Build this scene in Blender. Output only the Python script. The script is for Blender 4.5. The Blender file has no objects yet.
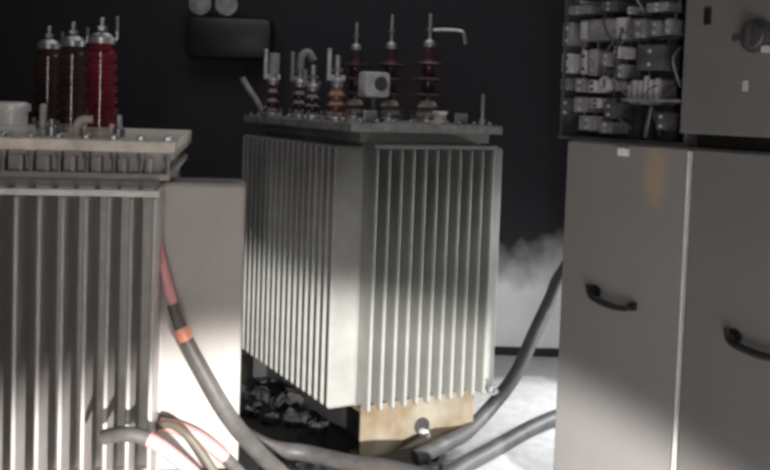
import bpy, bmesh, math, random
from mathutils import Vector, Matrix
random.seed(11)
C = bpy.context.scene.collection
SC = bpy.context.scene
R = math.radians

# ------------------------------------------------------------------ camera
F, EYE, FZ = 900.0, 1.53, -0.06
CX, CY = 385.0, 153.0
CAM_M = Matrix.Rotation(R(90 - 3.0), 4, 'X') @ Matrix.Rotation(R(2.0), 4, 'Z')
cam_d = bpy.data.cameras.new('camera')
cam = bpy.data.objects.new('camera', cam_d); C.objects.link(cam)
cam.matrix_world = Matrix.Translation((0, 0, EYE)) @ CAM_M
cam_d.sensor_width = 36.0
cam_d.lens = 36.0 * F / 770.0
cam_d.shift_y = -(235.0 - CY) / 770.0
cam_d.clip_start = 0.05
SC.camera = cam

def at(px, py, Y):
    """world point at depth Y along the sight line of a measured position"""
    d = CAM_M.to_3x3() @ Vector(((px - CX) / F, -(py - CY) / F, -1.0))
    t = Y / d.y
    return Vector((d.x * t, Y, EYE + d.z * t))

# ------------------------------------------------------------------ materials
def new_mat(name):
    m = bpy.data.materials.new(name); m.use_nodes = True
    nt = m.node_tree
    return m, nt, nt.nodes['Principled BSDF']

def N(nt, typ, **kw):
    n = nt.nodes.new(typ)
    for k, v in kw.items(): setattr(n, k, v)
    return n

def noise(nt, vec, scale, detail=4.0, rough=0.6):
    n = N(nt, 'ShaderNodeTexNoise')
    n.inputs['Scale'].default_value = scale
    n.inputs['Detail'].default_value = detail
    n.inputs['Roughness'].default_value = rough
    nt.links.new(vec, n.inputs['Vector'])
    return n.outputs['Fac']

def ramp(nt, fac, a, b, ca=(0, 0, 0, 1), cb=(1, 1, 1, 1)):
    r = N(nt, 'ShaderNodeValToRGB')
    r.color_ramp.elements[0].position = a; r.color_ramp.elements[0].color = ca
    r.color_ramp.elements[1].position = b; r.color_ramp.elements[1].color = cb
    nt.links.new(fac, r.inputs['Fac'])
    return r.outputs['Color']

def mix(nt, fac, a, b):
    m = N(nt, 'ShaderNodeMix', data_type='RGBA')
    if isinstance(fac, float): m.inputs[0].default_value = fac
    else: nt.links.new(fac, m.inputs[0])
    for i, v in ((6, a), (7, b)):
        if isinstance(v, tuple): m.inputs[i].default_value = v
        else: nt.links.new(v, m.inputs[i])
    return m.outputs[2]

def math_n(nt, op, a, b):
    m = N(nt, 'ShaderNodeMath', operation=op)
    for i, v in ((0, a), (1, b)):
        if isinstance(v, (int, float)): m.inputs[i].default_value = v
        else: nt.links.new(v, m.inputs[i])
    return m.outputs[0]

def c3(r, g=None, b=None):
    if g is None: g = b = r
    return (r, g, b, 1.0)

def paint(name, base, rough=0.5, metal=0.0, mottle=0.25, scale=9.0, soot=None, bump=0.0, spec=0.5, worn=None):
    """painted / dirty surface. soot=(z where the soot layer starts, ragged height, amount, streak stretch)"""
    m, nt, b = new_mat(name)
    tc = N(nt, 'ShaderNodeTexCoord'); geo = N(nt, 'ShaderNodeNewGeometry')
    n1 = noise(nt, tc.outputs['Object'], scale)
    dark = worn or tuple(x * (1 - mottle) for x in base[:3]) + (1.0,)
    col = mix(nt, ramp(nt, n1, 0.35, 0.68), dark, base)
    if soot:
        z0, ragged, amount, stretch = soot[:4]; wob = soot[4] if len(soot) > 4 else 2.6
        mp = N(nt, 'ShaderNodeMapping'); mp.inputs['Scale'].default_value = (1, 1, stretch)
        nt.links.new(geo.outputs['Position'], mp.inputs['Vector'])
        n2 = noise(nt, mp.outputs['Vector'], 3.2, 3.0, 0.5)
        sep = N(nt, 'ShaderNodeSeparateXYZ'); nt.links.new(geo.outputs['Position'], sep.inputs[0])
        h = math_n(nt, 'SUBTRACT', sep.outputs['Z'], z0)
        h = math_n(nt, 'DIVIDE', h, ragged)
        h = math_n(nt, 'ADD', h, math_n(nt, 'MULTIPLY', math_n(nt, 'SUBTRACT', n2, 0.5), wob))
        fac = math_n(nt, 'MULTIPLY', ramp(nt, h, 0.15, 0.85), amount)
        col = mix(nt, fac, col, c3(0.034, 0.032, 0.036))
    nt.links.new(col, b.inputs['Base Color'])
    b.inputs['Roughness'].default_value = rough
    b.inputs['Metallic'].default_value = metal
    b.inputs['Specular IOR Level'].default_value = spec
    if bump:
        bp = N(nt, 'ShaderNodeBump'); bp.inputs['Strength'].default_value = bump
        bp.inputs['Distance'].default_value = 0.02
        nt.links.new(n1, bp.inputs['Height']); nt.links.new(bp.outputs[0], b.inputs['Normal'])
    return m

M = {}
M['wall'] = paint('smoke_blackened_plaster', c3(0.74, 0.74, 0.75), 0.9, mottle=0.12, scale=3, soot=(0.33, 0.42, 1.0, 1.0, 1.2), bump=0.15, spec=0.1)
M['ceiling'] = paint('sooted_ceiling', c3(0.034, 0.032, 0.036), 0.95, spec=0.1)
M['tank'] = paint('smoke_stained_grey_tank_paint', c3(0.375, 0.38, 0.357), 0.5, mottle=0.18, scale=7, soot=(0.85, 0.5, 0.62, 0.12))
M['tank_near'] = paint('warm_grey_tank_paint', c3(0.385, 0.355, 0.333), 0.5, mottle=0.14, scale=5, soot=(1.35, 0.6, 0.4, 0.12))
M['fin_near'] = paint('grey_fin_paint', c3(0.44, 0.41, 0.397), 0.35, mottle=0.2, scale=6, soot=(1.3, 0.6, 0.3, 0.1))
M['lid'] = paint('dusty_lid_paint', c3(0.80, 0.73, 0.63), 0.5, mottle=0.35, scale=14)
M['lid_sooted'] = paint('sooted_lid_paint', c3(0.27, 0.27, 0.265), 0.55, mottle=0.5, scale=14)
M['rim'] = paint('pale_rim_paint', c3(0.62, 0.60, 0.56), 0.4, mottle=0.2, scale=20)
M['skid'] = paint('rust_stained_cream_steel', c3(0.31, 0.285, 0.225), 0.6, scale=5, worn=c3(0.19, 0.135, 0.075))
M['cabinet'] = paint('shade_toned_grey_cabinet_paint', c3(0.175, 0.168, 0.163), 0.42, mottle=0.1, scale=2.5)  # right door only: darker tone stands in for the light falling off there
M['cabinet_dark'] = paint('sooted_cabinet_paint', c3(0.165, 0.158, 0.153), 0.5, mottle=0.12, scale=3)
M['edge'] = paint('bare_door_edge', c3(0.72, 0.69, 0.67), 0.35, mottle=0.15, scale=15)
M['interior'] = paint('burnt_interior_steel', c3(0.11, 0.105, 0.115), 0.7, mottle=0.6, scale=14, bump=0.2)
M['device'] = paint('smoked_grey_plastic', c3(0.30, 0.29, 0.31), 0.5, mottle=0.5, scale=22)
M['device_pale'] = paint('pale_smoked_plastic', c3(0.58, 0.57, 0.59), 0.45, mottle=0.4, scale=25)
M['black'] = paint('black_plastic', c3(0.012, 0.012, 0.014), 0.45, mottle=0.3)
M['dark'] = paint('dark_metal', c3(0.06, 0.058, 0.06), 0.45, mottle=0.3)
M['white'] = paint('white_plastic', c3(0.85, 0.84, 0.82), 0.35, mottle=0.05)
M['steel'] = paint('galvanised_steel', c3(0.42, 0.42, 0.43), 0.35, metal=0.6, mottle=0.3, scale=30)
M['porcelain'] = paint('oxblood_porcelain', c3(0.16, 0.020, 0.032), 0.10, mottle=0.3, scale=8)
M['porcelain_dark'] = paint('sooted_porcelain', c3(0.075, 0.036, 0.036), 0.13, mottle=0.4, scale=8)
M['copper'] = paint('browned_copper', c3(0.30, 0.17, 0.11), 0.4, metal=0.4, mottle=0.4, scale=25)
M['pink'] = paint('scorched_pink_sheath', c3(0.78, 0.36, 0.36), 0.4, mottle=0.18, scale=14)
M['orange'] = paint('orange_tape', c3(0.80, 0.30, 0.20), 0.45, mottle=0.15, scale=14)
M['grey_jacket'] = paint('grey_cable_jacket', c3(0.115, 0.108, 0.104), 0.5, mottle=0.35, scale=16)
M['olive_jacket'] = paint('olive_grey_cable_jacket', c3(0.15, 0.135, 0.105), 0.55, mottle=0.35, scale=16)
M['black_jacket'] = paint('dusty_black_cable_jacket', c3(0.105, 0.103, 0.106), 0.55, mottle=0.4, scale=12)
M['green'] = paint('green_wire', c3(0.15, 0.18, 0.14), 0.6)
M['debris'] = paint('charred_debris', c3(0.055, 0.052, 0.053), 0.85, mottle=0.7, scale=10, bump=0.4)
M['ash'] = paint('grey_ash_flakes', c3(0.05, 0.048, 0.047), 0.9, mottle=0.6, scale=18, bump=0.3)

def floor_mat():
    m, nt, b = new_mat('scorched_concrete_floor')
    geo = N(nt, 'ShaderNodeNewGeometry')
    n1 = noise(nt, geo.outputs['Position'], 2.2, 6); n2 = noise(nt, geo.outputs['Position'], 14, 5)
    floor_tone = mix(nt, ramp(nt, n2, 0.3, 0.7), c3(0.70, 0.70, 0.71), c3(0.88, 0.88, 0.89))
    # foreground greyed to cut lamp bounce; pale patch paints daylight pooled behind the cabinet
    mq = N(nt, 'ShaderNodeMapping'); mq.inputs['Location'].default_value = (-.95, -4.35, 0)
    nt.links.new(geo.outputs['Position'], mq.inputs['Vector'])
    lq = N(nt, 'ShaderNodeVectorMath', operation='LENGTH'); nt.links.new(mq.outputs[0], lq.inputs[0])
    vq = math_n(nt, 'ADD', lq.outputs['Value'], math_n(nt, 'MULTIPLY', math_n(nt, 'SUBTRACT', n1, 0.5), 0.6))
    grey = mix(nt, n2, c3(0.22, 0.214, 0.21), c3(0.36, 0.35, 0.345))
    floor_tone = mix(nt, ramp(nt, vq, .82, 1.05), floor_tone, grey)
    # oil and soot stain around the transformers: a blot with a ragged edge
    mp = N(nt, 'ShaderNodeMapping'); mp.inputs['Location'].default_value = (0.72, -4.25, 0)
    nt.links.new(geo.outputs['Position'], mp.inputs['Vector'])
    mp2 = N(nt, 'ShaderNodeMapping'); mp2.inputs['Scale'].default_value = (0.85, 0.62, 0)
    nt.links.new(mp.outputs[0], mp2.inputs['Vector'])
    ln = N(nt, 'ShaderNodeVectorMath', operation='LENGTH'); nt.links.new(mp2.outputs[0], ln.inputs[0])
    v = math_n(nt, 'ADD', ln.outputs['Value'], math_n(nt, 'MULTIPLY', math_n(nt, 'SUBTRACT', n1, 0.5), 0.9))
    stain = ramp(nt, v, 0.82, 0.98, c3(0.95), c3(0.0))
    col = mix(nt, stain, floor_tone, mix(nt, n2, c3(0.02, 0.02, 0.021), c3(0.06, 0.057, 0.058)))
    nt.links.new(col, b.inputs['Base Color']); b.inputs['Roughness'].default_value = 0.8
    bp = N(nt, 'ShaderNodeBump'); bp.inputs['Strength'].default_value = 0.3; bp.inputs['Distance'].default_value = 0.02
    nt.links.new(n2, bp.inputs['Height']); nt.links.new(bp.outputs[0], b.inputs['Normal'])
    return m
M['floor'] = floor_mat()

def stained_door():
    """cabinet door paint with one yellow-brown heat stain running down from its top edge"""
    m, nt, b = new_mat('cabinet_paint_with_heat_stain')
    tc = N(nt, 'ShaderNodeTexCoord')
    n1 = noise(nt, tc.outputs['Object'], 2.5)
    base = mix(nt, ramp(nt, n1, 0.35, 0.68), c3(0.225, 0.217, 0.212), c3(0.25, 0.241, 0.236))
    mp = N(nt, 'ShaderNodeMapping'); mp.inputs['Location'].default_value = (-0.385, 0, -1.33)
    nt.links.new(tc.outputs['Object'], mp.inputs['Vector'])
    mp2 = N(nt, 'ShaderNodeMapping'); mp2.inputs['Scale'].default_value = (16, 0, 6.5)
    nt.links.new(mp.outputs[0], mp2.inputs['Vector'])
    ln = N(nt, 'ShaderNodeVectorMath', operation='LENGTH'); nt.links.new(mp2.outputs[0], ln.inputs[0])
    n2 = noise(nt, tc.outputs['Object'], 12, 5)
    v = math_n(nt, 'ADD', ln.outputs['Value'], math_n(nt, 'MULTIPLY', math_n(nt, 'SUBTRACT', n2, 0.5), 1.1))
    st = ramp(nt, v, 0.35, 1.0, c3(0.42), c3(0.0))
    nt.links.new(mix(nt, st, base, c3(0.50, 0.36, 0.19)), b.inputs['Base Color'])
    b.inputs['Roughness'].default_value = 0.42
    return m
M['door_stained'] = stained_door()

# ------------------------------------------------------------------ mesh helpers
def add_box(bm, lo, hi, bevel=0.0, mat=None):
    g = bmesh.ops.create_cube(bm, size=1.0)
    vs = g['verts']
    s = [hi[i] - lo[i] for i in range(3)]; c = [(hi[i] + lo[i]) / 2 for i in range(3)]
    for v in vs: v.co = Vector((v.co.x * s[0] + c[0], v.co.y * s[1] + c[1], v.co.z * s[2] + c[2]))
    if bevel:
        es = list({e for v in vs for e in v.link_edges})
        r = bmesh.ops.bevel(bm, geom=es, offset=bevel, segments=2, affect='EDGES', profile=0.5)
        vs = list({v for f in r['faces'] for v in f.verts} | {v for v in vs if v.is_valid})
    if mat is not None: bmesh.ops.transform(bm, matrix=mat, verts=vs)
    return vs

def add_lathe(bm, prof, seg=20, mat=Matrix.Identity(4)):
    """prof: list of (radius, z)"""
    rings = []
    for r, z in prof:
        rings.append([bm.verts.new(mat @ Vector((r * math.cos(2 * math.pi * k / seg), r * math.sin(2 * math.pi * k / seg), z))) for k in range(seg)])
    for a, b in zip(rings, rings[1:]):
        for k in range(seg):
            bm.faces.new((a[k], a[(k + 1) % seg], b[(k + 1) % seg], b[k]))
    bm.faces.new(list(reversed(rings[0]))); bm.faces.new(rings[-1])

def smooth_path(pts, n=8):
    P = [Vector(p) for p in pts]
    out = []
    for i in range(len(P) - 1):
        p0 = P[max(i - 1, 0)]; p1 = P[i]; p2 = P[i + 1]; p3 = P[min(i + 2, len(P) - 1)]
        for k in range(n):
            t = k / n
            out.append(0.5 * ((2 * p1) + (p2 - p0) * t + (2 * p0 - 5 * p1 + 4 * p2 - p3) * t * t + (3 * p1 - p0 - 3 * p2 + p3) * t ** 3))
    out.append(P[-1])
    return out

def add_tube(bm, path, r, seg=12):
    rings = []
    up = Vector((0.13, 0.2, 1)).normalized()
    n = len(path)
    for i, p in enumerate(path):
        t = (path[min(i + 1, n - 1)] - path[max(i - 1, 0)]).normalized()
        a = t.cross(up)
        if a.length < 1e-3: a = t.cross(Vector((1, 0, 0)))
        a.normalize(); b = t.cross(a)
        rr = r(i / (n - 1)) if callable(r) else r
        rings.append([bm.verts.new(p + a * rr * math.cos(2 * math.pi * k / seg) + b * rr * math.sin(2 * math.pi * k / seg)) for k in range(seg)])
    for a, b in zip(rings, rings[1:]):
        for k in range(seg):
            bm.faces.new((a[k], a[(k + 1) % seg], b[(k + 1) % seg], b[k]))
    bm.faces.new(list(reversed(rings[0]))); bm.faces.new(rings[-1])

def obj(name, bm, mat, parent=None, smooth=False, loc=None):
    bmesh.ops.recalc_face_normals(bm, faces=bm.faces)
    me = bpy.data.meshes.new(name); bm.to_mesh(me); bm.free()
    me.materials.append(mat)
    if smooth:
        me.polygons.foreach_set('use_smooth', [True] * len(me.polygons))
        me.set_sharp_from_angle(angle=R(40))
    o = bpy.data.objects.new(name, me); C.objects.link(o)
    if parent: o.parent = parent
    if loc is not None: o.location = loc
    return o

def box(name, lo, hi, mat, parent=None, bevel=0.0):
    bm = bmesh.new(); add_box(bm, lo, hi, bevel)
    return obj(name, bm, mat, parent)

def lathe(name, prof, mat, parent=None, loc=None, seg=20):
    bm = bmesh.new(); add_lathe(bm, prof, seg)
    return obj(name, bm, mat, parent, True, loc)

def tube(name, pts, r, mat, parent=None, n=8, seg=12):
    bm = bmesh.new(); add_tube(bm, smooth_path(pts, n), r, seg)
    return obj(name, bm, mat, parent, True)

def tag(o, label, cat, group=None):
    o['label'] = label; o['category'] = cat
    if group: o['group'] = group
    return o

def thing(name, label, cat, loc=(0, 0, 0), rotz=0.0, group=None):
    o = bpy.data.objects.new(name, None); C.objects.link(o)
    o.empty_display_size = 0.1
    o.location = loc; o.rotation_euler = (0, 0, rotz)
    return tag(o, label, cat, group)

def struct(o):
    o['kind'] = 'structure'; return o

def child_copy(o, parent, loc):
    c = o.copy(); C.objects.link(c); c.parent = parent; c.location = loc
    return c

# ------------------------------------------------------------------ the room
XL, XR, YB, YF, ZC = -3.2, 2.4, 5.80, -2.6, 3.1
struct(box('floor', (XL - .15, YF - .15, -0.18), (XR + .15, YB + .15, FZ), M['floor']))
struct(box('ceiling', (XL - .15, YF - .15, ZC), (XR + .15, YB + .15, ZC + .12), M['ceiling']))
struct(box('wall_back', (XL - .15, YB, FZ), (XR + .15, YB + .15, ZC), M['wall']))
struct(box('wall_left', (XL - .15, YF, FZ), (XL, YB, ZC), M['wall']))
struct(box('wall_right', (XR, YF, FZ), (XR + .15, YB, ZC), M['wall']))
struct(box('baseboard_back', (XL, YB - .03, FZ), (XR, YB, FZ + 0.05), M['black']))

# ------------------------------------------------------------------ transformer pieces
def fin_mesh(depth, height, th):
    """one hollow pressed fin: flat sides, rounded outer edge, tapered ends. grows along -y from y=0, centred on x"""
    bm = bmesh.new()
    prof = [(-th / 2, 0.0), (-th / 2, -depth + th * .5), (-th * .3, -depth + th * .12), (0, -depth), (th * .3, -depth + th * .12), (th / 2, -depth + th * .5), (th / 2, 0.0)]
    taper = 0.012
    rings = []
    for z, k, s in ((0, 0.93, .35), (taper, 1.0, 1.0), (height - taper, 1.0, 1.0), (height, 0.93, .35)):
        rings.append([bm.verts.new((x * s, y * k, z)) for x, y in prof])
    for a, b in zip(rings, rings[1:]):
        for i in range(len(prof) - 1):
            bm.faces.new((a[i], a[i + 1], b[i + 1], b[i]))
        bm.faces.new((a[-1], a[0], b[0], b[-1]))
    bm.faces.new(rings[0]); bm.faces.new(list(reversed(rings[-1])))
    bmesh.ops.recalc_face_normals(bm, faces=bm.faces)
    me = bpy.data.meshes.new('fin'); bm.to_mesh(me); bm.free()
    return me

def fin_bank(parent, origin, rotz, span, n, depth, z0, z1, th, mat, rim_mat, rim=True, wide=0.0, rim_h=0.014):
    """bank of cooling fins on one tank side. local x along the side from 0 to span, fins grow along -y"""
    bm = bmesh.new()
    add_box(bm, (-0.012, -0.008, z0), (span + 0.012, 0.004, z1), 0.002)        # weld plate on the tank
    if rim:
        add_box(bm, (-0.016, -depth - 0.006, z1 - 0.004), (span + 0.016, -depth + 0.016, z1 + rim_h), 0.003)
        for x in (0, span):
            add_box(bm, (x - 0.008, -depth, z1 - 0.002), (x + 0.008, 0, z1 + rim_h - .003), 0.002)
    b = obj('fin_bank', bm, rim_mat, parent)
    b.location = origin; b.rotation_euler = (0, 0, rotz)
    me = fin_mesh(depth, z1 - z0, th); me.materials.append(mat)
    for k in range(n):
        f = bpy.data.objects.new('fin', me); C.objects.link(f); f.parent = b
        f.location = (span * k / (n - 1), 0, z0)
    return b

def bushing(parent, loc, h, r_core, sheds, r_shed, mat, r_rod, rod_h, horn=None, base_r=None, flange_mat=None, banded=False):
    """porcelain bushing: ribbed body with flange, cap and rod as sub-parts"""
    prof = [(r_core * 1.35, 0), (r_core * 1.35, h * .06), (r_core, h * .09)]
    for k in range(sheds):
        z = h * (.12 + .8 * k / sheds); dz = h * .8 / sheds
        rs = r_shed * (1 - .12 * k / max(1, sheds - 1))
        if banded:
            prof += [(r_core, z), (rs, z + dz * .07), (rs, z + dz * .55), (r_core, z + dz * .62)]
            continue
        t = min(.3, .018 / dz)
        prof += [(r_core, z), (rs * .97, z + dz * .10), (rs, z + dz * (.10 + t * .3)), (rs * .93, z + dz * (.10 + t * .7)), (r_core * 1.1, z + dz * (.2 + t)), (r_core, z + dz * (.35 + t))]
    prof += [(r_core * .8, h * .95), (r_core * .8, h)]
    b = lathe('bushing', prof, mat, parent, loc, 24)
    br = base_r or r_core * 1.7
    fb = bmesh.new()
    add_lathe(fb, [(br, 0), (br, .018), (br * .8, .026), (br * .8, .03)], 20)
    for k in range(4):
        a = math.pi / 4 + k * math.pi / 2
        add_lathe(fb, [(.008, .015), (.008, .042), (.004, .044)], 6, Matrix.Translation((br * .88 * math.cos(a), br * .88 * math.sin(a), 0)))
    obj('flange', fb, flange_mat or M['steel'], b, True)
    cb = bmesh.new()
    add_lathe(cb, [(r_core * .95, h - .012), (r_core * 1.0, h + .008), (r_core * .7, h + .022), (r_rod, h + .03), (r_rod, h + rod_h), (r_rod * .6, h + rod_h + .004)], 14)
    add_lathe(cb, [(r_rod * 2.0, h + rod_h * .45), (r_rod * 2.0, h + rod_h * .45 + .014)], 6)
    obj('terminal_rod', cb, M['steel'], b, True)
    if horn:
        dx, zb, zt = horn
        hb = bmesh.new()
        add_tube(hb, smooth_path([(0, 0, h - .01), (dx * .7, 0, h), (dx, 0, zb), (dx, 0, zt)], 6), .006, 8)
        obj('arcing_horn', hb, M['steel'], b, True)
    return b

# ------------------------------------------------------------------ middle transformer
BETA = R(30)
u = Vector((math.cos(BETA), math.sin(BETA), 0)); v = Vector((-math.sin(BETA), math.cos(BETA), 0))
corner = at(358, 300, 4.03); corner.z = 0                                    # front tank corner on the floor
W, L = 0.645, 1.13
mid = thing('transformer', 'grey finned transformer in the middle of the room standing on a rust-stained cream skid', 'transformer',
            corner + u * (W / 2) + v * (L / 2), BETA)
def ml(x, y, z=0.0): return Vector((x - W / 2, y - L / 2, z))                 # measured from the front corner
LID = 1.452
bm = bmesh.new()
add_box(bm, ml(0, 0, .15), ml(W, L, 1.412), 0.006)
add_box(bm, ml(-.03, -.03, 1.365), ml(W + .03, L + .03, 1.412), 0.004)        # tank flange
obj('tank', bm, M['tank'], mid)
mid_lid = box('lid', ml(-.105, -.075, 1.412), ml(W + .075, L + .085, LID), M['lid_sooted'], mid, 0.005)
def bolt_mesh(r, h):
    m = bmesh.new(); add_lathe(m, [(r, 0), (r, h), (r * .6, h * 1.35)], 6)
    bmesh.ops.recalc_face_normals(m, faces=m.faces)
    me = bpy.data.meshes.new('bolt'); m.to_mesh(me); m.free(); me.materials.append(M['steel']); return me
def bolts(parent, me, places):
    for p in places:
        o = bpy.data.objects.new('bolt', me); C.objects.link(o); o.parent = parent; o.location = p
bm9 = bolt_mesh(.010, .012)
bolts(mid_lid, bm9, [ml(-.05 + (W + .06) * k / 8, -.055, LID) for k in range(9)] + [ml(-.085, .04 + (L - .02) * k / 11, LID) for k in range(12)])
FB = .165
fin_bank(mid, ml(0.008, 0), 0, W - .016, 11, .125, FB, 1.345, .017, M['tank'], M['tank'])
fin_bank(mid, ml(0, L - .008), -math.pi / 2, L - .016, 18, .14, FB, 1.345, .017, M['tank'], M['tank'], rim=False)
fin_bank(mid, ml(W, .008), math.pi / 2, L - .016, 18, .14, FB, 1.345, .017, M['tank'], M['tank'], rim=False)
# skid: a pressed channel along the front and one along the back, joined by two bearers
def skid(y0, sgn):
    s = bmesh.new()
    add_box(s, ml(-.01, y0 - .006, FZ + .012), ml(W - .035, y0 + .006, .185), .002)
    add_box(s, ml(-.01, min(y0, y0 + sgn * .09), FZ), ml(W - .035, max(y0, y0 + sgn * .09), FZ + .014), .002)
    add_box(s, ml(-.01, min(y0, y0 + sgn * .09), .155), ml(W - .035, max(y0, y0 + sgn * .09), .168), .002)
    return obj('skid', s, M['skid'], mid)
sk = skid(-.075, 1)
hb = bmesh.new()
rot = Matrix.Translation(ml(.315, -.083, .05)) @ Matrix.Rotation(R(90), 4, 'X')
add_lathe(hb, [(.040, -.004), (.040, .004), (.030, .006), (.030, .001)], 20, rot)
obj('towing_hole', hb, M['dark'], sk, True)
nb = bmesh.new()
add_lathe(nb, [(.020, 0), (.020, .03), (.012, .034), (.012, .055), (.009, .058)], 10, Matrix.Translation(ml(.318, -.083, .02)) @ Matrix.Rotation(R(90), 4, 'X'))
obj('bolt', nb, M['white'], sk, True)
rear = skid(L + .075, -1); rear.data.materials[0] = M['dark']
for xx in (.07, W - .15):
    box('bearer', ml(xx, -.06, FZ + .016), ml(xx + .07, L + .06, .15), M['dark'], mid, .003)
# drain valve by the right end of the skid
dv = bmesh.new()
add_lathe(dv, [(.016, 0), (.016, .05), (.026, .052), (.026, .075), (.012, .078), (.012, .10)], 14, Matrix.Translation(ml(W + .03, -.07, .19)) @ Matrix.Rotation(R(90), 4, 'X'))
add_box(dv, ml(W + .012, -.08, .17), ml(W + .048, -.005, .21), .004)
add_box(dv, ml(W - .02, -.02, .18), ml(W + .02, .02, .20), .003)
obj('drain_valve', dv, M['steel'], mid, True)
# tall high-voltage bushings along the right edge
def to_mid(px, Y, z=0.0):
    p = at(px, 115, Y); p.z = 0
    q = Matrix.Rotation(-BETA, 3, 'Z') @ (p - Vector(mid.location)); q.z = z
    return q
for k, (px, Y) in enumerate(((427, 4.66), (389, 4.92), (354, 5.14))):
    b = bushing(mid, to_mid(px, Y, LID), .40, .030, 4, .100, M['porcelain_dark'], .009, (.155, .17, .14)[k], base_r=.085)
    pr = bmesh.new()
    add_lathe(pr, [(.062, .025), (.056, .07), (.045, .10), (.034, .11)], 18)
    obj('pedestal', pr, M['lid'], b, True)
    if k == 0:
        bar = bmesh.new()
        add_tube(bar, smooth_path([(0, 0, .475), (.07, -.03, .48), (.135, -.065, .478), (.155, -.078, .465), (.165, -.084, .41)], 5), .009, 8)
        obj('lead_wire', bar, M['steel'], b, True)
# low-voltage bushings along the left edge, with copper and steel flags
lv = [(336, 4.20, .31), (312, 4.44, .27), (299, 4.60, .31), (272, 4.80, .33)]
for k, (px, Y, h) in enumerate(lv):
    b = bushing(mid, to_mid(px, Y, LID), h * .55, .030, 3, .050, M['copper'] if k == 0 else M['porcelain_dark'], .014, h * .42, base_r=.055)
    fl = bmesh.new()
    add_box(fl, (-.050, -.006, h * .60), (.040, .006, h * .64 + .015), .001)
    add_box(fl, (-.052, -.007, h * .60), (-.036, .007, h * (1.08 if k != 1 else .9)), .001)
    obj('terminal_flag', fl, M['device_pale'] if k in (0, 3) else M['device'], b)
    if k >= 2:
        ld = bmesh.new()
        add_tube(ld, smooth_path([(0, 0, h * .8), (.0, -.01, h * 1.0), (.03, -.02, h * 1.08), (.06, -.03, h * .95)] if k == 2 else [(0, 0, h * .7), (0, -.01, h * .9), (0, -.01, h * 1.02)], 5), .030 if k == 3 else .02, 10)
        obj('cable_end', ld, M['device'], b, True)
# burnt lead leaning off the far left corner of the lid
p0, p1 = to_mid(265, 4.98, LID + .0), to_mid(241, 4.98, LID + .205)
tube('lead_cable', [p0, p0 * .6 + p1 * .4 + Vector((0, 0, .006)), p0 * .25 + p1 * .75, p1], .017, M['device'], mid)
# protection relay on its stub
rl = bmesh.new()
rc = to_mid(373, 4.26, LID)
add_box(rl, rc + Vector((-.066, -.045, .115)), rc + Vector((.066, .045, .235)), .016)
rel = obj('protection_relay', rl, M['device_pale'], mid, True)
st = bmesh.new(); add_lathe(st, [(.05, 0), (.05, .015), (.034, .02), (.034, .10), (.045, .105), (.045, .117)], 16, Matrix.Translation(rc))
obj('relay_stub', st, M['dark'], rel, True)
wf = bmesh.new(); add_lathe(wf, [(.034, 0), (.034, .006), (.026, .008)], 16, Matrix.Translation(rc + Vector((.012, -.045, .18))) @ Matrix.Rotation(R(90), 4, 'X'))
obj('relay_window', wf, M['dark'], rel, True)
# thermometer pocket (thin upright tube) and a lifting lug
th = bmesh.new()
add_lathe(th, [(.018, 0), (.018, .025), (.009, .03), (.009, .145), (.006, .15)], 12, Matrix.Translation(ml(W + .02, .02, LID)))
obj('thermometer_pocket', th, M['steel'], mid, True)
for (x, y) in ((.02, -.02), (W - .14, -.03), (.02, L), (W - .02, L)):
    box('lifting_lug', ml(x - .035, y - .007, LID), ml(x + .035, y + .007, LID + .055), M['steel'], mid, .004)
vb = bmesh.new(); add_lathe(vb, [(.045, 0), (.045, .014), (.03, .018), (.03, .045), (.038, .05), (.038, .062)], 16, Matrix.Translation(ml(.42, .02, LID)))
obj('filler_cap', vb, M['rim'], mid, True)

# ------------------------------------------------------------------ left transformer (nearer, partly outside the frame)
YAW = R(9.5)
tip = at(150.5, 300, 2.70)                                                    # right-most front fin tip
WN, LN, DF, DS = 1.056, 1.02, 0.27, 0.275
near = thing('transformer', 'finned grey transformer with glossy dark red ribbed bushing, cut off by the picture edge', 'transformer')
un = Vector((math.cos(YAW), math.sin(YAW), 0)); vn = Vector((-math.sin(YAW), math.cos(YAW), 0))
cr = Vector((tip.x, tip.y, 0)) + vn * DF + un * 0.004                          # front right tank corner
near.location = cr - un * (WN / 2) + vn * (LN / 2); near.rotation_euler = (0, 0, YAW)
def nl(x, y, z=0.0): return Vector((WN / 2 - x, y - LN / 2, z))               # x measured leftwards from the right corner
LIDN = 1.392
ZF0, ZF1 = .30, 1.235
bm = bmesh.new()
add_box(bm, nl(WN, 0, .22), nl(0, LN, 1.352), .006)
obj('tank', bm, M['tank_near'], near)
fb = bmesh.new()
add_box(fb, nl(WN + .03, -.06, 1.262), nl(-.03, LN + .03, 1.285), .005)       # lower flange ledge above the fins
add_box(fb, nl(WN + .03, -.035, 1.335), nl(-.045, LN + .03, 1.353), .004)
for k in range(14):
    add_box(fb, nl(.02 + k * .08 + .02, -.05, 1.285), nl(.02 + k * .08 + .006, 0, 1.335), .002)
obj('tank_flange', fb, M['tank_near'], near)
near_lid = box('lid', nl(WN + .09, -.095, 1.353), nl(-.045, LN + .03, LIDN), M['lid'], near, .006)
bolts(near_lid, bolt_mesh(.012, .012), [nl(-.022 + k * .084, -.065, LIDN) for k in range(14)])
sm = bmesh.new(); add_lathe(sm, [(.007, 0), (.007, .042), (.013, .044), (.013, .068)], 8)
sm_me = obj('stud', sm, M['steel'], near_lid, True, nl(-.022, -.065, 1.285))
for k in range(1, 14): child_copy(sm_me, near_lid, nl(-.022 + k * .084, -.065, 1.285))
n_front = 17
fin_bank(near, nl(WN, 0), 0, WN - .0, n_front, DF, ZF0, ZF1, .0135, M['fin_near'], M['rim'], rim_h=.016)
fin_bank(near, nl(0, .012), math.pi / 2, LN * .2, 4, DS, .275, 1.25, .015, M['tank_near'], M['tank_near'], rim=False)
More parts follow.
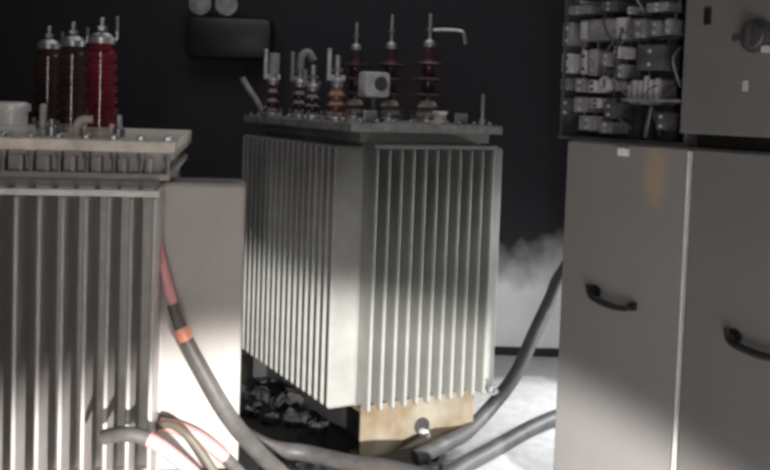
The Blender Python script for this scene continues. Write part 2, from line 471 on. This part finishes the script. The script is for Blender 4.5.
for xx in (.1, WN - .2):
    box('skid', nl(xx + .09, -.05, FZ), nl(xx, LN + .05, .22), M['dark'], near, .004)
# high-voltage bushings in a slanting row
cL = near.location
def to_near(p): return Matrix.Rotation(-YAW, 3, 'Z') @ (Vector(p) - Vector(cL))
for k, (px, Y) in enumerate(((100.5, 3.12), (72, 3.36), (48, 3.62))):
    p = at(px, 110, Y); lp = to_near((p.x, p.y, 0)); lp.z = LIDN
    bushing(near, lp, .33, .046, 7, .060, M['porcelain'] if k == 0 else M['porcelain_dark'], .009, .075, horn=(.05, .345, .415 if k == 0 else .39), base_r=.07, flange_mat=M['lid'], banded=True)
# small fittings along the lid
def lid_fit(name, px, Y, prof, mat, seg=14):
    p = at(px, 120, Y); lp = to_near((p.x, p.y, 0)); lp.z = LIDN
    return lathe(name, prof, mat, near, lp, seg)
lid_fit('filler_cap', 12, 3.02, [(.075, 0), (.075, .03), (.05, .032), (.05, .075), (.06, .078), (.06, .10), (.045, .108)], M['white'], 18)
lid_fit('thermometer_pocket', 43, 3.0, [(.02, 0), (.02, .02), (.011, .025), (.011, .10), (.008, .105)], M['rim'])
lid_fit('stud', 52, 3.0, [(.022, 0), (.022, .03), (.012, .035), (.012, .055)], M['steel'])
lid_fit('stud', 119, 3.05, [(.02, 0), (.02, .03), (.010, .035), (.010, .075)], M['steel'])
el = bmesh.new()
p = to_near(at(77, 120, 3.02)); p.z = LIDN
add_tube(el, smooth_path([p, p + Vector((0, 0, .035)), p + Vector((.015, 0, .055)), p + Vector((.05, 0, .058))], 5), .014, 10)
obj('elbow_pipe', el, M['lid'], near, True)
box('filler_plate', nl(.93, -.06, LIDN), nl(.60, .12, LIDN + .022), M['white'], near, .004)

# ------------------------------------------------------------------ switchgear cabinet
GAM = R(-52)
P0 = at(560.5, 300, 3.30); P0.z = 0
cab = thing('switchgear_cabinet', 'tall grey two-door steel cabinet at the right with dark lever handles', 'cabinet', P0, GAM)
DW, CD, CT = .512, .55, 1.43
cb = bmesh.new()
add_box(cb, (0, .02, .06), (2 * DW + .01, CD, CT), .004)
add_box(cb, (.02, .05, FZ), (2 * DW - .01, CD - .02, .06))
obj('body', cb, M['cabinet_dark'], cab)
def door(x0, x1, mat, hz, hx):
    d = box('door', (x0, -.004, .08), (x1, .022, CT - .006), mat, cab, .004)
    hb = bmesh.new()
    add_lathe(hb, [(.024, 0), (.024, .008), (.016, .010), (.016, .03), (.010, .032)], 14, Matrix.Translation((hx - .072, -.004, hz + .012)) @ Matrix.Rotation(R(90), 4, 'X'))
    add_tube(hb, smooth_path([(hx - .085, -.030, hz + .040), (hx - .075, -.034, hz + .012), (hx - .05, -.037, hz - .004), (hx + .03, -.038, hz - .016), (hx + .085, -.037, hz - .012), (hx + .098, -.034, hz - .004)], 6), lambda t: .0125 - .004 * abs(t - .5), 10)
    add_box(hb, (hx + .085, -.034, hz - .020), (hx + .105, -.002, hz + .006), .003)
    obj('handle', hb, M['black'], d, True)
    return d
door(.004, DW - .010, M['door_stained'], .885, .235)
door(DW + .012, 2 * DW + .004, M['cabinet'], .845, .775)
st = bmesh.new()
add_box(st, (DW - .005, -.010, .07), (DW + .005, .02, CT - .012), .002)
obj('edge_strip', st, M['edge'], cab)

# open wiring compartment on the left half of the cabinet top
OZ0, OZ1, OD = CT, 2.12, .42
oc = thing('open_wiring_compartment', 'open burnt instrument compartment full of charred relays and wires on the cabinet', 'instrument box',
           P0, GAM)
ob = bmesh.new()
x0, x1 = -.085, .475
OD = .26
t = .012
add_box(ob, (x0, OD - t, OZ0), (x1, OD, OZ1))
add_box(ob, (x0, .05, OZ0), (x0 + t, OD, OZ1))
add_box(ob, (x1 - t, .03, OZ0), (x1, OD, OZ1))
add_box(ob, (x0, .04, OZ0), (x1, OD, OZ0 + t))
add_box(ob, (x0, .05, OZ1 - t), (x1, OD, OZ1))
obj('casing', ob, M['interior'], oc)
box('shelf', (.20, .04, 1.575), (.463, OD - t, 1.585), M['device'], oc)
def cl(px, py, depth):
    """point inside the compartment, given its measured sight line and its depth behind the front (compartment axes)"""
    n = Vector((math.sin(-GAM) * -1, -math.cos(GAM), 0))
    d = CAM_M.to_3x3() @ Vector(((px - CX) / F, -(py - CY) / F, -1.0))
    o = Vector((0, 0, EYE))
    q = P0 - n * depth
    tt = (q - o).dot(n) / d.dot(n)
    w = o + d * tt
    return Matrix.Rotation(-GAM, 3, 'Z') @ (w - P0)
def dev_box(name, px0, py0, px1, py1, dep, thick, mat, bevel=.005, extra=None):
    a = cl(px0, py1, dep); b = cl(px1, py0, dep)
    bm = bmesh.new()
    add_box(bm, (a.x, dep, a.z), (b.x, dep + thick, b.z), bevel)
    o = obj(name, bm, mat, oc)
    return o, a, b
# long relay with a face plate
o, a, b = dev_box('relay', 580, 17, 628, 41, .06, .12, M['device'])
fbm = bmesh.new(); w = b.x - a.x
add_box(fbm, (a.x + w * .02, .052, a.z + .008), (a.x + w * .17, .062, b.z - .008), .003)
obj('face_plate', fbm, M['device_pale'], o)
box('face_plate', (a.x + w * .80, .050, a.z + .004), (a.x + w * .98, .062, b.z - .002), M['device_pale'], o, .003)
for (q, mat) in (((562, 22, 573, 46), 'device'), ((561, 53, 573, 73), 'device_pale'), ((580, 50, 587, 74), 'device_pale'), ((588, 49, 597, 76), 'device'),
                 ((566, 4, 590, 15), 'device'), ((600, 0, 617, 12), 'interior'), ((636, 44, 664, 70), 'interior'), ((632, 18, 645, 38), 'device'), ((650, 20, 660, 36), 'device'),
                 ((574, 78, 585, 92), 'device'), ((588, 80, 596, 92), 'device_pale'), ((573, 97, 587, 112), 'device'), ((578, 116, 596, 130), 'device'), ((646, 1, 668, 12), 'device'),
                 ((601, 52, 611, 66), 'device'), ((613, 46, 620, 58), 'device_pale'), ((616, 64, 624, 78), 'device'), ((590, 98, 600, 108), 'device_pale'), ((603, 102, 615, 118), 'interior'),
                 ((560, 78, 569, 90), 'device'), ((561, 98, 570, 116), 'interior'), ((575, 0, 583, 3), 'device_pale'), ((598, 122, 612, 133), 'device'), ((626, 6, 634, 14), 'device'), ((664, 18, 671, 34), 'device'), ((655, 112, 667, 130), 'interior')):
    o, a, b = dev_box('relay', q[0], q[1], q[2], q[3], random.uniform(.04, .07), .10, M[mat])
    sb = bmesh.new()
    y = o.data.vertices[0].co.y
    y = min(vv.co.y for vv in o.data.vertices)
    for zz in (.22, .74):
        add_lathe(sb, [(.006, -.002), (.006, .006), (.003, .007)], 8, Matrix.Translation(((a.x + b.x) / 2, y, a.z + (b.z - a.z) * zz)) @ Matrix.Rotation(R(90), 4, 'X'))
    obj('terminal_screw', sb, M['device_pale'] if mat != 'device_pale' else M['dark'], o)
# terminal block cluster on the shelf
o, a, b = dev_box('terminal_block', 628, 80, 662, 104, .08, .10, M['device'])
cb2 = bmesh.new()
for k in range(6):
    xx = a.x + (b.x - a.x) * (k + .5) / 6
    h = random.uniform(.01, .05)
    add_box(cb2, (xx - .007, .065, a.z + .01), (xx + .007, .085, b.z - .03 + h), .002)
obj('terminal_tabs', cb2, M['device_pale'], o)
# round meter
pc = cl(606, 84, .07)
mt = bmesh.new(); mm = Matrix.Translation(pc) @ Matrix.Rotation(R(90), 4, 'X')
add_lathe(mt, [(.024, -.10), (.024, .0), (.028, .002), (.028, .010), (.022, .012), (.022, .008)], 20, mm)
mo = obj('meter', mt, M['device_pale'], oc, True)
nd = bmesh.new(); add_box(nd, pc + Vector((-.002, -.0125, -.014)), pc + Vector((.002, -.009, .016))); obj('needle', nd, M['black'], mo)
# DIN rails behind the relays
for z in (1.63, 1.80, 1.97):
    box('mounting_rail', (-.04, OD - .07, z), (.46, OD - .012, z + .03), M['device'], oc, .002)
# charred wires
for k in range(34):
    xa = random.uniform(-.02, .44); za = random.uniform(1.58, 2.08)
    xb = min(.44, max(-.02, xa + random.uniform(-.16, .16))); zb = min(2.09, max(1.46, za - random.uniform(.05, .35)))
    d1 = random.uniform(.06, .17)
    tube('wire', [(xa, d1 + .05, za), ((xa + xb) / 2 + random.uniform(-.05, .05), d1 - .03, (za + zb) / 2 + .02), (xb, d1, zb)],
         random.uniform(.002, .0045), M[random.choice(['device', 'interior', 'dark', 'device'])], oc, 5, 6)
ga, gb = cl(651, 108, .05), cl(645, 137, .05)
gb.z = max(gb.z, CT + .02)
gw = tube('wire', [ga, (ga + gb) / 2 + Vector((.008, -.01, 0)), gb], .0055, M['green'], oc, 5, 8)
gw['label'] = 'pale green wire'

# closed instrument box on the right half
ub = thing('instrument_box', 'closed grey instrument box with round black knob on the cabinet top', 'instrument box', P0, GAM)
UZ0, UZ1 = CT + .045, 2.12
ux0, ux1 = .482, 1.03
box('casing', (ux0 + .004, .03, UZ0), (ux1, .42, UZ1), M['cabinet_dark'], ub, .004)
box('plinth', (ux0 + .02, .06, CT), (ux1 - .02, .40, UZ0), M['black'], ub)
ud = box('door', (ux0 - .01, -.008, UZ0 + .0), (ux1, .028, UZ1), M['cabinet_dark'], ub, .004)
def on_door(px, py):
    p = cl(px, py, -.008); return p
kp = on_door(757, 36)
kb = bmesh.new(); km = Matrix.Translation(kp) @ Matrix.Rotation(R(90), 4, 'X')
add_lathe(kb, [(.052, 0), (.052, .010), (.040, .014), (.040, .03), (.034, .036)], 24, km)
add_box(kb, kp + Vector((-.010, -.055, -.038)), kp + Vector((.010, -.03, .038)), .003)
ko = obj('knob', kb, M['dark'], ud, True)
pb = bmesh.new(); pp = on_door(767, 50)
add_box(pb, pp + Vector((-.012, -.016, -.008)), pp + Vector((.02, 0, .012)), .003)
obj('latch_plate', pb, M['rim'], ud)  # pale tone of this latch paints the highlight beside the knob
sp = on_door(708, 16)
sb = bmesh.new(); add_box(sb, sp + Vector((-.012, -.006, -.028)), sp + Vector((.012, .002, .028)), .003)
obj('key_slot', sb, M['black'], ud)
sp = on_door(736, 38); sb = bmesh.new()
add_lathe(sb, [(.012, 0), (.012, .006), (.008, .008)], 12, Matrix.Translation(sp) @ Matrix.Rotation(R(90), 4, 'X')); obj('screw', sb, M['dark'], ud, True)
sp = on_door(745, 86); sb = bmesh.new()
add_box(sb, sp + Vector((-.008, -.003, -.016)), sp + Vector((.010, .002, .016)), .002); obj('name_plate', sb, M['device_pale'], ud)

# white connector lying on the cabinet's front top edge
wp = cl(624, 152, -.012)
wb = bmesh.new()
add_box(wb, wp + Vector((-.020, -.014, -.014)), wp + Vector((.020, .008, .014)), .005)
wt = obj('seal_tag', wb, M['white'], cab); wt['label'] = 'small white plastic tag'
add = bmesh.new(); add_tube(add, smooth_path([wp + Vector((.004, -.002, .012)), wp + Vector((.004, -.004, .016)), wp + Vector((0, .012, .014))], 5), .0035, 8)
obj('seal_string', add, M['device_pale'], wt, True)

# ------------------------------------------------------------------ cables
def pts(lst): return [at(*p) for p in lst]
# left cable: hangs in front of the side fins, pink sheath, tape collar, grey jacket
full = smooth_path(pts([(156, 228, 2.93), (158, 245, 2.92), (165, 275, 2.91), (174, 308, 2.90), (184, 335, 2.90), (205, 375, 2.92), (230, 418, 2.97), (258, 452, 3.12), (292, 482, 3.28), (330, 512, 3.33)]), 8)
t1 = thing('power_cable', 'thick cable hanging beside the near transformer with pink upper sheath and orange tape collar', 'cable', full[-1])
def piece(name, a, b, r, mat, parent):
    bm = bmesh.new(); o = Vector(parent.location)
    add_tube(bm, [q - o for q in full[a:b]], r, 12)
    return obj(name, bm, mat, parent, True)
piece('pink_sheath', 0, 24, .0165, M['pink'], t1)['label'] = 'pink scorched sheath'
piece('jacket', 23, 73, lambda s: .0195 + .011 * min(1, s * 1.6), M['grey_jacket'], t1)['label'] = 'grey cable jacket'
piece('tape_collar', 30, 34, .026, M['orange'], t1)['label'] = 'orange tape collar'
# lower-left cables in front of the fins
def cable(name, plist, r, mat, label, split=None, mat2=None, names=('jacket', 'sheath'), n=8):
    P = smooth_path(plist, n)
    if split is None:
        bm = bmesh.new(); add_tube(bm, P, r, 12)
        return tag(obj(name, bm, mat, None, True), label, 'cable')
    t = thing(name, label, 'cable', P[-1]); o = Vector(P[-1])
    k = int(len(P) * split)
    for nm, seg, mm, rr in ((names[0], P[:k + 1], mat, r * 1.08), (names[1], P[k:], mat2, r)):
        bm = bmesh.new(); add_tube(bm, [q - o for q in seg], rr, 12); obj(nm, bm, mm, t, True)
    return t
cable('power_cable', pts([(104, 437, 2.52), (125, 434, 2.50), (146, 438, 2.50), (166, 450, 2.50), (188, 468, 2.53), (215, 495, 2.60), (250, 530, 2.68)]), .020,
      M['grey_jacket'], 'pink cable with stubby grey end crossing the fins at the bottom edge', .36, M['pink'], ('grey_end_cap', 'pink_sheath'))
cable('power_cable', pts([(147, 434, 2.90), (158, 426, 2.88), (172, 425, 2.86), (188, 436, 2.84), (204, 456, 2.84), (225, 490, 2.86), (245, 525, 2.9)]), .014,
      M['olive_jacket'], 'olive grey cable arching low in front of the pale side fin')
cable('power_cable', pts([(160, 424, 2.955), (178, 428, 2.95), (200, 438, 2.95), (222, 455, 2.96), (245, 478, 3.0), (275, 505, 3.06)]), .021,
      M['pink'], 'pale pink cable turning grey behind the olive arching cable', .62, M['grey_jacket'], ('pink_sheath', 'jacket'))
def rear(x, z, d=0.0):
    return P0 + Matrix.Rotation(GAM, 3, 'Z') @ Vector((x, CD + d, z))
# cables behind the cabinet, right of the middle transformer
cable('power_cable', [rear(.30, .62, -.01), rear(.30, .64, .12), rear(.05, .68, .45), rear(-.35, .76, .75)] + pts([(592, 246, 4.72), (562, 274, 4.74), (551, 298, 4.72), (536, 330, 4.66), (515, 375, 4.56), (490, 408, 4.45), (466, 432, 4.22), (440, 446, 3.95), (415, 458, 3.86)]), .036,
      M['black_jacket'], 'dusty black cable sloping down from behind the cabinet to the skid')
fy = lambda y, px: None
b2 = [(600, 404, 4.66), (560, 416, 4.5), (528, 433, 4.3), (496, 450, 4.05), (462, 470, 3.82), (425, 492, 3.55)]
q = [rear(.55, .25, -.01), rear(.55, .24, .12), rear(.40, .10, .35), rear(-.10, FZ + .04, .72)] + pts(b2)
for p_ in q: p_.z = max(p_.z, FZ + .042)
cable('power_cable', q, .038, M['black_jacket'], 'lower black cable lying on the bright floor beside the cabinet')
q = pts([(238, 432, 3.62), (270, 448, 3.75), (305, 453, 3.8), (345, 462, 3.72), (395, 470, 3.6), (450, 485, 3.45)])
for p_ in q: p_.z = max(FZ + .04, p_.z)
cable('power_cable', q, .036, M['grey_jacket'], 'grey cable lying along the dark floor in front of the skid')

# ------------------------------------------------------------------ debris on the floor
rb = bmesh.new()
def chunk(bm, p, s, rnd):
    g = bmesh.ops.create_icosphere(bm, subdivisions=1, radius=1.0)
    rot = Matrix.Rotation(rnd.uniform(0, 6), 3, Vector((rnd.random(), rnd.random(), rnd.random() + .1)).normalized())
    for vv in g['verts']:
        c = vv.co * rnd.uniform(.65, 1.2)
        vv.co = Vector(p) + rot @ Vector((c.x * s[0], c.y * s[1], c.z * s[2]))
rnd = random.Random(5)
for k in range(420):
    px, Y = rnd.uniform(-.98, .35), rnd.uniform(3.35, 4.95)
    lp = Matrix.Rotation(-BETA, 3, 'Z') @ (Vector((px, Y, 0)) - Vector(mid.location))
    if lp.x > -W / 2 - .02 and lp.y > -L / 2 - .10: continue
    if px < -.45 and Y < 4.6: continue
    if px > -.1 and rnd.random() < .6: continue
    s = rnd.uniform(.008, .035)
    chunk(rb, (px, Y, FZ + s * .3), (s, s * rnd.uniform(.6, 1.4), s * .5), rnd)
rub = obj('charred_debris', rb, M['debris'])
rub['kind'] = 'stuff'; tag(rub, 'charred debris and ash scattered on the dark floor around the middle transformer', 'debris')
big = [(285, 405, .085), (262, 398, .07), (300, 424, .075), (272, 424, .06), (250, 415, .06), (318, 432, .06)]
dl = ['largest charred lump, on the dark floor below the side fins', 'charred lump on the floor at the foot of the farthest side fins', 'ash grey lump on the dark floor just left of the skid',
      'small ash grey lump between the cable and the side fins', 'charred lump on the floor beside the pale side fin edge', 'small charred lump touching the dark left end of the skid']
for k, (px, py, s) in enumerate(big):
    d = at(px, py, 1.0); tt = (EYE - FZ) / (EYE - d.z); p = Vector((d.x * tt, d.y * tt, FZ))
    bm = bmesh.new()
    for j in range(5):
        chunk(bm, p + Vector((rnd.uniform(-.5, .5) * s, rnd.uniform(-.5, .5) * s, s * .3)), (s * .8, s * rnd.uniform(.4, .8), s * .42), rnd)
    tag(obj('debris_lump', bm, M['ash'] if k in (0, 2, 3) else M['debris']), dl[k], 'debris', 'debris lumps by the middle transformer')

# ------------------------------------------------------------------ twin lamp on the back wall
tl = thing('emergency_lamp', 'soot-black lamp box high on the back wall with two pale heads', 'lamp', at(233, 34, YB - .01))
tb = bmesh.new()
add_box(tb, (-.27, -.17, -.17), (.27, .01, .10), .05)
obj('lamp_box', tb, M['black'], tl, True)
for x in (-.185, -.02):
    hb = bmesh.new()
    add_lathe(hb, [(.03, -.05), (.05, -.02), (.065, .03), (.07, .05), (.06, .052)], 20, Matrix.Translation((x, -.10, .17)) @ Matrix.Rotation(R(90), 4, 'X'))
    add_lathe(hb, [(.018, 0), (.018, .09)], 10, Matrix.Translation((x, -.10, .08)))
    obj('lamp_head', hb, M['device'], tl, True)

# ------------------------------------------------------------------ light
def spot(name, loc, target, watts, size_deg, blend, soft, col):
    l = bpy.data.lights.new(name, 'SPOT'); l.energy = watts; l.spot_size = R(size_deg); l.spot_blend = blend
    l.shadow_soft_size = soft; l.color = col
    o = bpy.data.objects.new(name, l); C.objects.link(o); o.location = loc
    o.rotation_euler = (Vector(target) - Vector(loc)).to_track_quat('-Z', 'Y').to_euler()
    return o
def point(name, loc, watts, soft, col):
    l = bpy.data.lights.new(name, 'POINT'); l.energy = watts; l.shadow_soft_size = soft; l.color = col
    o = bpy.data.objects.new(name, l); C.objects.link(o); o.location = loc
    return o
# low work lamp on the right behind the viewer, tipped down so its beam only reaches knee height
AZ, DN = R(110), R(35)
LP = Vector((1.1, -.8, .785))
spot('work_lamp', LP, LP + Vector((math.cos(AZ) * math.cos(DN), math.sin(AZ) * math.cos(DN), -math.sin(DN))), 2350, 2 * 35.8, .19, .05, (1.0, .97, .93))
# tall narrow gap of the entrance door behind the viewer
gl = bpy.data.lights.new('door_gap_light', 'AREA'); gl.shape = 'RECTANGLE'; gl.size = .13; gl.size_y = 1.9; gl.energy = 36; gl.color = (1.0, .955, .925)
go = bpy.data.objects.new('door_gap_light', gl); C.objects.link(go); go.location = (-.10, -1.5, 1.55); go.rotation_euler = (R(90), 0, 0)
al = bpy.data.lights.new('overhead_fill', 'AREA'); al.shape = 'RECTANGLE'; al.size = 2.8; al.size_y = 1.4; al.energy = 17; al.color = (.97, .96, 1.0)  # added overhead fill, no known lamp; lifts the dark back wall
ao = bpy.data.objects.new('overhead_fill', al); C.objects.link(ao); ao.location = (-.3, 4.3, ZC - .03)
dl_ = bpy.data.lights.new('doorway_daylight', 'AREA'); dl_.shape = 'RECTANGLE'; dl_.size = .9; dl_.size_y = .6; dl_.energy = 34; dl_.spread = R(105)
do_ = bpy.data.objects.new('doorway_daylight', dl_); C.objects.link(do_); do_.location = (XR - .05, 4.6, .72); do_.rotation_euler = (Vector((.75, 4.45, FZ)) - do_.location).to_track_quat('-Z', 'Y').to_euler()
w = bpy.data.worlds.new('world'); SC.world = w; w.use_nodes = True
w.node_tree.nodes['Background'].inputs[0].default_value = (.75, .85, 1, 1)
w.node_tree.nodes['Background'].inputs[1].default_value = .012

vs = SC.view_settings
vs.view_transform = 'Standard'; vs.look = 'None'; vs.gamma = 1.0; vs.use_curve_mapping = False; vs.exposure = 0.0
SC.cycles.filter_width = 3.2
